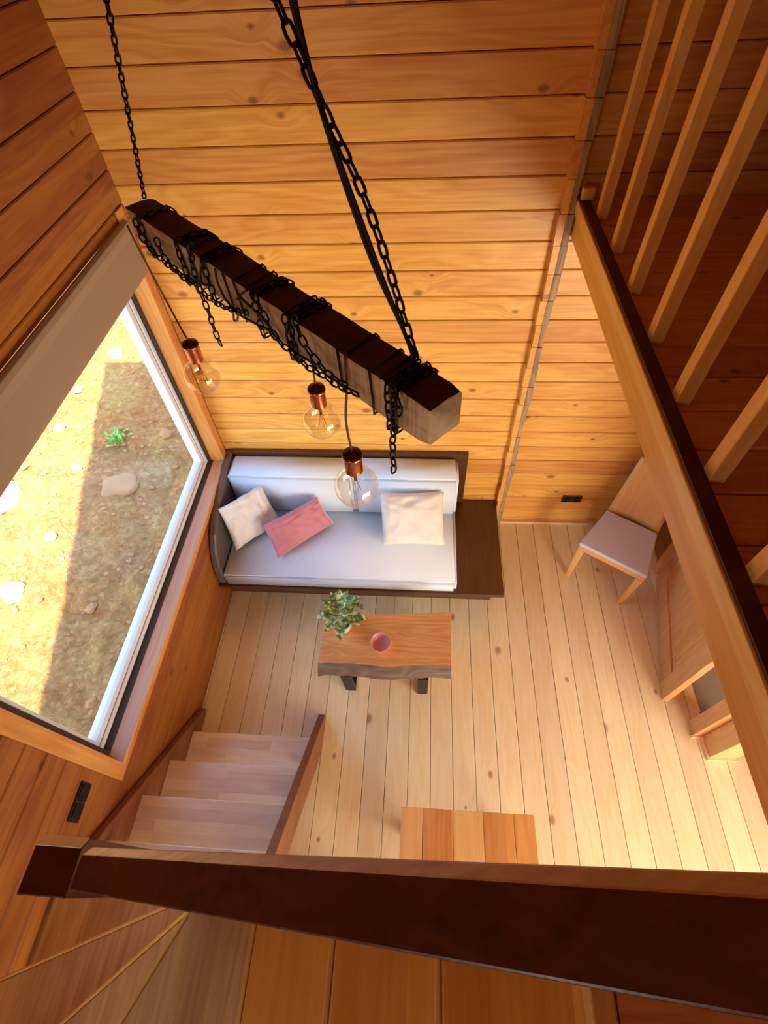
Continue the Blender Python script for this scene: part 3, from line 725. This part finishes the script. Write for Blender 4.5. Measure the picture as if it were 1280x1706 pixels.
def timbermat():
    m, nt, b = nodes('weathered_timber_shaded_top'); g = G(nt)
    tc = g.n('ShaderNodeTexCoord'); mp = g.n('ShaderNodeMapping'); mp.inputs['Rotation'].default_value = (0, 0, math.radians(44)); g.L(tc.outputs['Object'], mp.inputs[0])
    sp = g.n('ShaderNodeSeparateXYZ'); g.L(mp.outputs[0], sp.inputs[0])
    saw = g.noise(g.xyz(g.m('MULTIPLY', sp.outputs[0], 90), g.m('MULTIPLY', sp.outputs[1], 6), g.m('MULTIPLY', sp.outputs[2], 6)), 1, 2, .6)
    gr = g.noise(g.xyz(g.m('MULTIPLY', sp.outputs[0], 4), g.m('MULTIPLY', sp.outputs[1], 40), g.m('MULTIPLY', sp.outputs[2], 40)), 1, 4, .65)
    bl = g.noise(tc.outputs['Object'], 7, 3, .6)
    f = g.m('ADD', g.m('MULTIPLY', saw, 0.4), g.m('ADD', g.m('MULTIPLY', gr, 0.35), g.m('MULTIPLY', bl, 0.35)))
    side = g.ramp(f, [(0.36, srgb(104, 80, 56)), (0.5, srgb(178, 152, 116)), (0.64, srgb(216, 194, 156))])
    top = g.ramp(f, [(0.4, srgb(44, 18, 10)), (0.65, srgb(76, 34, 20))])  # dark top against pale sides: fall of light put into the colours
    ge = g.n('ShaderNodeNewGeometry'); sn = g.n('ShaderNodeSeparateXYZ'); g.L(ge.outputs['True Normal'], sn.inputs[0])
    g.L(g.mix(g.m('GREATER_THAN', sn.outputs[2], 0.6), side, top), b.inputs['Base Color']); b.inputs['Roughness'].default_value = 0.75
    bp = g.n('ShaderNodeBump'); bp.inputs['Strength'].default_value = 0.5; bp.inputs['Distance'].default_value = 0.004
    g.L(saw, bp.inputs['Height']); g.L(bp.outputs[0], b.inputs['Normal']); return m
link('timber_beam', bm, timbermat(), pl, bevel=0.003)

def chain_mesh(bm, pts, Lk=0.031, Wk=0.019, r=0.0024, twist0=0.0, wig=0.15, seed=0):
    rng = random.Random(seed); pts = [Vector(p) for p in pts]
    acc = [0]
    for a, b in zip(pts, pts[1:]): acc.append(acc[-1]+(b-a).length)
    pitch = Lk-2*r*1.6; n = max(1, int(acc[-1]/pitch))
    def at(d):
        for i in range(len(pts)-1):
            if d <= acc[i+1]: 
                q = (d-acc[i])/max(1e-9, acc[i+1]-acc[i]); return pts[i].lerp(pts[i+1], q)
        return pts[-1]
    ref = None
    for k in range(n):
        a = at(k*pitch); b = at(min(acc[-1], (k+1)*pitch)); t = (b-a)
        if t.length < 1e-5: continue
        t.normalize(); c = (a+b)/2
        if ref is None: ref = t.orthogonal().normalized()
        ref = (ref-t*ref.dot(t)).normalized(); bi = t.cross(ref)
        th = twist0+(k % 2)*PI/2+rng.uniform(-wig, wig)
        sx = ref*math.cos(th)+bi*math.sin(th); nz_ = t.cross(sx)
        hs = (Lk-Wk)/2; R = Wk/2-r; loop = []
        for q in range(12):
            an = q/12*2*PI; loop.append(c+t*(math.sin(an)*R+(hs if math.sin(an) > 0.01 else -hs if math.sin(an) < -0.01 else 0))+sx*math.cos(an)*R)
        m_ = 6; rr = []
        for q, p in enumerate(loop):
            tt = (loop[(q+1) % 12]-loop[q-1]).normalized(); o1 = nz_; o2 = tt.cross(o1).normalized()
            rr.append([bm.verts.new(p+(o1*math.cos(2*PI*j/m_)+o2*math.sin(2*PI*j/m_))*r) for j in range(m_)])
        for q in range(12):
            A_, B_ = rr[q], rr[(q+1) % 12]
            for j in range(m_): bm.faces.new((A_[j], A_[(j+1) % m_], B_[(j+1) % m_], B_[j])).smooth = True
def chain(name, pts, **k):
    bm = bmesh.new(); chain_mesh(bm, pts, **k); return link(name, bm, M_chain, pl)
HK = Vector((-0.37, 1.028, 3.975))-P0
# place points on the vertical plane of the near face from photo positions
def face(px, py, off=0.014):
    q = P0+outn*off; r = ray(px, py); t = (q-CAM).dot(outn)/r.dot(outn); return CAM+r*t-P0
def topp(px, py, u=0.004):
    r = ray(px, py); t = (ZT+u-CAM.z)/r.z; return CAM+r*t-P0
aL = topp(241, 330, 0.01); aR = topp(694, 600, 0.01)
chain('hanging_chain', [aL, aL.lerp(HK, 0.45)+Vector((0, 0, 0)), HK], seed=1, Lk=0.030, Wk=0.016)
chain('hanging_chain', smoothpath([aR, aR.lerp(HK, 0.25)+Vector((0.012, 0, 0)), aR.lerp(HK, 0.40)+Vector((-0.004, 0, 0)), aR.lerp(HK, 0.55)+Vector((-0.016, 0, 0)), aR.lerp(HK, 0.75)+Vector((-0.014, 0, 0)), HK], 6), seed=2, Lk=0.034, Wk=0.020, r=0.0028)
bm = bmesh.new(); tube(bm, [HK+Vector((0, 0, 0.024)), HK+Vector((0, 0, -0.01)), HK+Vector((0.012, 0, -0.02)), HK+Vector((0, 0, -0.03)), HK+Vector((-0.012, 0, -0.02))], 0.004, 8); link('ceiling_hook', bm, M_chain, pl)
# power cords alongside the right chain
for k, (dx, sg) in enumerate(((0.016, 0.010), (0.024, -0.008))):
    pts = []
    base = [aR+Vector((0.0, 0.02-0.03*k, -0.006)), aR.lerp(HK, 0.06)+Vector((-0.004, 0, 0)), aR.lerp(HK, 0.2)+Vector((-0.012+sg*.4, 0, 0)), aR.lerp(HK, 0.42)+Vector((-0.004, 0, 0)), aR.lerp(HK, 0.62)+Vector((dx+0.006, dx*.3, 0)), aR.lerp(HK, 0.85)+Vector((dx*1.2, dx*.4, 0)), HK+Vector((dx*0.6, 0, 0.024))]
    bm = bmesh.new(); tube(bm, smoothpath(base, 8), 0.0042, 7); link('power_cord', bm, M_cord, pl)
# chain wound round the timber
def wrap(s0, turns, drift, seed, e=0.008, n=None):
    pts = []; cyc = [(-e, e), (WB-0.010, e-0.001), (WB+e*.6, -0.014), (WB+e*.6, -HB-e), (-e, -HB-e)]
    m = int(turns*5)+1
    for i in range(m):
        w, u = cyc[i % 5]; pts.append(loc(s0+drift*i/5, w, u))
    fine = []
    for a, b in zip(pts, pts[1:]):
        for q in range(6): fine.append(a.lerp(b, q/6))
    fine.append(pts[-1]); chain('wrapped_chain', fine, seed=seed, wig=0.25)
def s_of(px, py): return (topp(px, py)).dot(dirb)
for px, py, tn, dr, sd in ((686, 640, 2.25, 0.016, 11), (520, 520, 2.25, 0.016, 12), (462, 478, 1.25, 0.016, 13), (372, 425, 1.25, 0.016, 14), (322, 398, 1.25, 0.016, 15), (250, 360, 1, 0.02, 16)):
    wrap(s_of(px, py), tn, dr, sd)
def cordwrap(s0, turns, drift, r=0.003):
    pts = []; e = r+0.001; cyc = [(-e, e), (WB-0.008, e), (WB+e, -0.012), (WB+e, -HB-e), (-e, -HB-e)]
    for i in range(int(turns*5)+1):
        w, u = cyc[i % 5]; pts.append(loc(s0+drift*i/5, w, u))
    bm = bmesh.new(); tube(bm, pts, r, 6); link('wound_cord', bm, M_cord, pl)
for px, py, tn, dr in ((575, 588, 1, 0.02), (640, 625, 1.5, 0.03), (416, 475, 2, 0.05), (350, 420, 2, 0.06)): cordwrap(s_of(px, py), tn, dr)
# hanging loops of chain on the near side
def c3(L): return [(180+x/2.065, 300+y/2.065) for x, y in L]
sw = c3([(92, 135), (112, 190), (150, 240), (215, 300), (290, 350), (345, 402), (405, 440), (482, 456)])
chain('draped_chain', smoothpath([face(*p) for p in sw], 4), seed=21)
sw = c3([(165, 200), (190, 260), (230, 305), (290, 365)]); chain('draped_chain', smoothpath([face(*p, 0.020) for p in sw], 4), seed=22)
sw = c3([(285, 215), (290, 290), (312, 370), (345, 450), (368, 520), (392, 575)]); chain('chain_tail', smoothpath([face(*p, 0.026) for p in sw], 4), seed=23)
sw = c3([(495, 385), (540, 470), (575, 540), (640, 600), (690, 645), (745, 675), (800, 712), (880, 747)]); chain('draped_chain', smoothpath([face(*p, 0.018) for p in sw], 4), seed=24)
sw = c3([(640, 465), (665, 545), (700, 600), (745, 655), (790, 690), (840, 720)]); chain('draped_chain', smoothpath([face(*p, 0.028) for p in sw], 4), seed=25)
sw = c3([(980, 700), (984, 800), (980, 900), (984, 1012)]); chain('chain_tail', smoothpath([face(*p, 0.016) for p in sw], 4), seed=26)
sw = c3([(975, 705), (1005, 790), (990, 830)]); chain('chain_tail', smoothpath([face(*p, 0.022) for p in sw], 4), seed=27)
def cordface(L, off=0.01, r=0.0032, mat=None, name='cord_loop'):
    bm = bmesh.new(); tube(bm, smoothpath([face(*p, off) for p in c3(L)], 8), r, 7); link(name, bm, mat or M_cord, pl)
cordface([(368, 305), (378, 355), (405, 410), (450, 460), (510, 495), (560, 520), (590, 560)])
cordface([(428, 345), (450, 395), (490, 435), (530, 470), (560, 515)], 0.012)
cordface([(330, 275), (318, 320), (325, 355), (345, 360)], 0.008)
cordface([(620, 490), (615, 540), (640, 590), (690, 620), (720, 650)], 0.012)
cordface([(480, 378), (455, 395), (445, 410)], 0.01)
bm = bmesh.new(); tube(bm, smoothpath([face(*p, -0.04) for p in c3([(433, 400), (432, 450), (434, 482), (446, 478), (448, 440), (448, 400)])], 6), 0.0035, 7); link('cord_loop', bm, M_cordr, pl)
# three lamps
def pendant(bx, by, z, top, shape):
    r = ray(bx, by); tt = (z-CAM.z)/r.z; b = CAM+r*tt-P0
    R = 0.0615
    bm = bmesh.new(); pf = []
    for i in range(0, 21):
        a = PI*i/20; rr = R*math.sin(a); zz = -R*math.cos(a)
        if zz > R*0.86: break
        pf.append((max(rr, 0), b.z+zz))
    pf += [(0.026, b.z+R*0.93), (0.020, b.z+R*1.05), (0.0185, b.z+R*1.2)]
    lathe(bm, pf, b.x, b.y, 40); bulb = link('glass_bulb', bm, M_glass, pl)
    bm = bmesh.new()
    zb = b.z+0.02
    tube(bm, [(b.x, b.y, b.z+R*1.15), (b.x, b.y, b.z+0.026)], 0.0045, 8)
    for k in range(6):
        a = k*PI/3; tube(bm, [(b.x+0.003*math.cos(a), b.y+0.003*math.sin(a), b.z+0.03), (b.x+0.012*math.cos(a), b.y+0.012*math.sin(a), b.z-0.022)], 0.0007, 5)
    link('filament', bm, M_copper, bulb)
    z0 = b.z+R*1.02
    bm = bmesh.new(); lathe(bm, [(0.019, z0), (0.023, z0), (0.0245, z0+0.004), (0.0245, z0+0.052), (0.027, z0+0.055), (0.027, z0+0.062), (0.020, z0+0.064)], b.x, b.y, 28); so = link('lamp_socket', bm, M_copper, pl)
    bm = bmesh.new(); lathe(bm, [(0.0265, z0+0.0625), (0.025, z0+0.068), (0.014, z0+0.071), (0.006, z0+0.080), (0, z0+0.081)], b.x, b.y, 24); link('socket_cap', bm, M_copperd, so)
    bm = bmesh.new(); tube(bm, smoothpath([(b.x, b.y, z0+0.078)]+[Vector(q) for q in shape(Vector((b.x, b.y, z0+0.08)))], 8), 0.0032, 7); link('lamp_cord', bm, M_cordr, pl)
pendant(594, 809, 2.515, None, lambda p: [p+Vector((-0.004, 0.0, 0.10)), face(578, 640, 0.012), face(575, 600, 0.008), topp(577, 587, 0.006)])
pendant(537, 700, 2.50, None, lambda p: [p+Vector((0.002, 0.0, 0.10)), p+Vector((0, 0.01, 0.27)), loc(0.55, WB*0.5, -HB-0.002)])
pendant(338, 626, 2.52, None, lambda p: [p+Vector((-0.006, 0.0, 0.02)), face(283, 512, 0.012), face(243, 437, 0.012), face(221, 394, 0.012), face(212, 375, 0.010)])

# ------------------------------------------------------------ outdoors
bm = bmesh.new(); nx, ny = 200, 300; X0, X1, Y0_, Y1_ = -9.0, -1.66, -4.0, 11.0; grid = []
def gh(x, y):
    return -0.6+0.06*noise.noise(Vector((x*0.8, y*0.8, 0)))+0.07*noise.fractal(Vector((x*3.4, y*3.4, 2)), 0.7, 2.2, 5)
for i in range(nx+1):
    x = X0+(X1-X0)*i/nx
    grid.append([bm.verts.new((x, Y0_+(Y1_-Y0_)*j/ny, gh(x, Y0_+(Y1_-Y0_)*j/ny))) for j in range(ny+1)])
for i in range(nx):
    for j in range(ny): bm.faces.new((grid[i][j], grid[i+1][j], grid[i+1][j+1], grid[i][j+1])).smooth = True
o = link('ground', bm, M_ground); o['kind'] = 'structure'
def rock(name, px, py, s, flat, mat, label, seed, cat='rock', group=None, square=False):
    r = ray(px, py); tt = (-0.58-CAM.z)/r.z; p = CAM+r*tt
    bm = bmesh.new(); bmesh.ops.create_icosphere(bm, subdivisions=4, radius=1)
    for v in bm.verts:
        c = v.co.copy()
        if square:
            k = (abs(c.x)**4+abs(c.y)**4+abs(c.z)**4)**-0.25; c *= k*0.85
        n_ = noise.fractal(c*1.1+Vector((seed, 0, 0)), 0.9, 2.0, 3)
        c *= 1+(0.12 if square else 0.32)*n_
        v.co = Vector((c.x*s, c.y*s*0.85, c.z*s*flat))
    o = link(name, bm, mat, smooth=True); o.location = (p.x, p.y, gh(p.x, p.y)+s*flat*0.35); o.rotation_euler = (0, 0, seed*1.7)
    tag(o, label, cat, group); return o
rock('boulder', 8, 828, 0.21, 0.9, M_rock, 'large white boulder outside at the left edge of the window view', 1.2)
rock('stepping_stone', 197, 806, 0.22, 0.22, M_rockb, 'flat squarish brown stone on the shaded earth outside', 0.2, 'stone', square=True)
pk = [(40, 775, 0.07, M_rockb, 'brown stone beside the white boulder'), (20, 985, 0.12, M_rock, 'pale jagged stone in the sun left of the shade line'), (192, 590, 0.10, M_rock, 'pale stone at the top of the sunny strip under the blind'),
      (150, 1010, 0.05, M_rockb, 'small brown stone on the shaded earth halfway down the window'), (128, 780, 0.05, M_rock, 'small pale stone just on the sunny side of the shade line'), (85, 895, 0.06, M_rock, 'pale stone in the middle of the sunny strip'),
      (275, 722, 0.08, M_rockb, 'brown flat stone near the right window frame'), (150, 1170, 0.05, M_rockb, 'small brown stone near the bottom corner of the window'), (100, 715, 0.07, M_rock, 'pale stone in the sun above the white boulder'), (130, 650, 0.07, M_rock, 'white stone in the upper part of the sunny strip')]
for i, (px, py, s, mt, lb) in enumerate(pk): rock('stone', px, py, s, 0.55, mt, lb, 2.1+i*1.37, 'stone')
# pebbles and straw, uncountable
bm = bmesh.new(); rng = random.Random(8)
for i in range(900):
    x = rng.uniform(-7.5, -1.8); y = rng.uniform(-0.5, 9); s = rng.uniform(0.01, 0.04)
    bmesh.ops.create_icosphere(bm, subdivisions=1, radius=s, matrix=Matrix.Translation((x, y, gh(x, y)+s*0.2)) @ Matrix.Diagonal((1, rng.uniform(.6, 1), rng.uniform(.4, .8), 1)))
tag(link('pebbles', bm, M_rockb), 'loose pebbles and clods scattered over the earth outside', 'pebbles', kind='stuff')
bm = bmesh.new()
for i in range(2600):
    x = rng.uniform(-7.5, -1.8); y = rng.uniform(-0.5, 9)
    if noise.noise(Vector((x*0.9, y*0.9, 7))) < 0.0: continue
    a_ = rng.uniform(0, PI); l = rng.uniform(0.03, 0.10); z = gh(x, y)+0.012
    d = Vector((math.cos(a_)*l, math.sin(a_)*l, rng.uniform(-.01, .02))); s = Vector((-math.sin(a_), math.cos(a_), 0))*0.0018
    p = Vector((x, y, z)); v = [bm.verts.new(q) for q in (p-s, p+s, p+d+s*.4, p+d-s*.4)]; bm.faces.new(v)
tag(link('straw', bm, M_straw), 'dry straw and grass blades lying on the earth outside', 'straw', kind='stuff')
r = ray(198, 735); p = CAM+r*((-0.6-CAM.z)/r.z); bm = bmesh.new()
for i in range(60):
    a_ = rng.uniform(0, 2*PI); q = rng.uniform(0, 0.10)
    leaf(bm, (q*math.cos(a_*3), q*math.sin(a_*3), 0.0), a_, rng.uniform(0.3, 1.3), rng.uniform(0.05, 0.09), rng.uniform(0.010, 0.018), stem=rng.uniform(0.02, 0.07), n=4)
o = link('weed', bm, M_weed); o.location = (p.x, p.y, gh(p.x, p.y)); tag(o, 'small bright green weed growing on the shaded earth outside', 'plant')
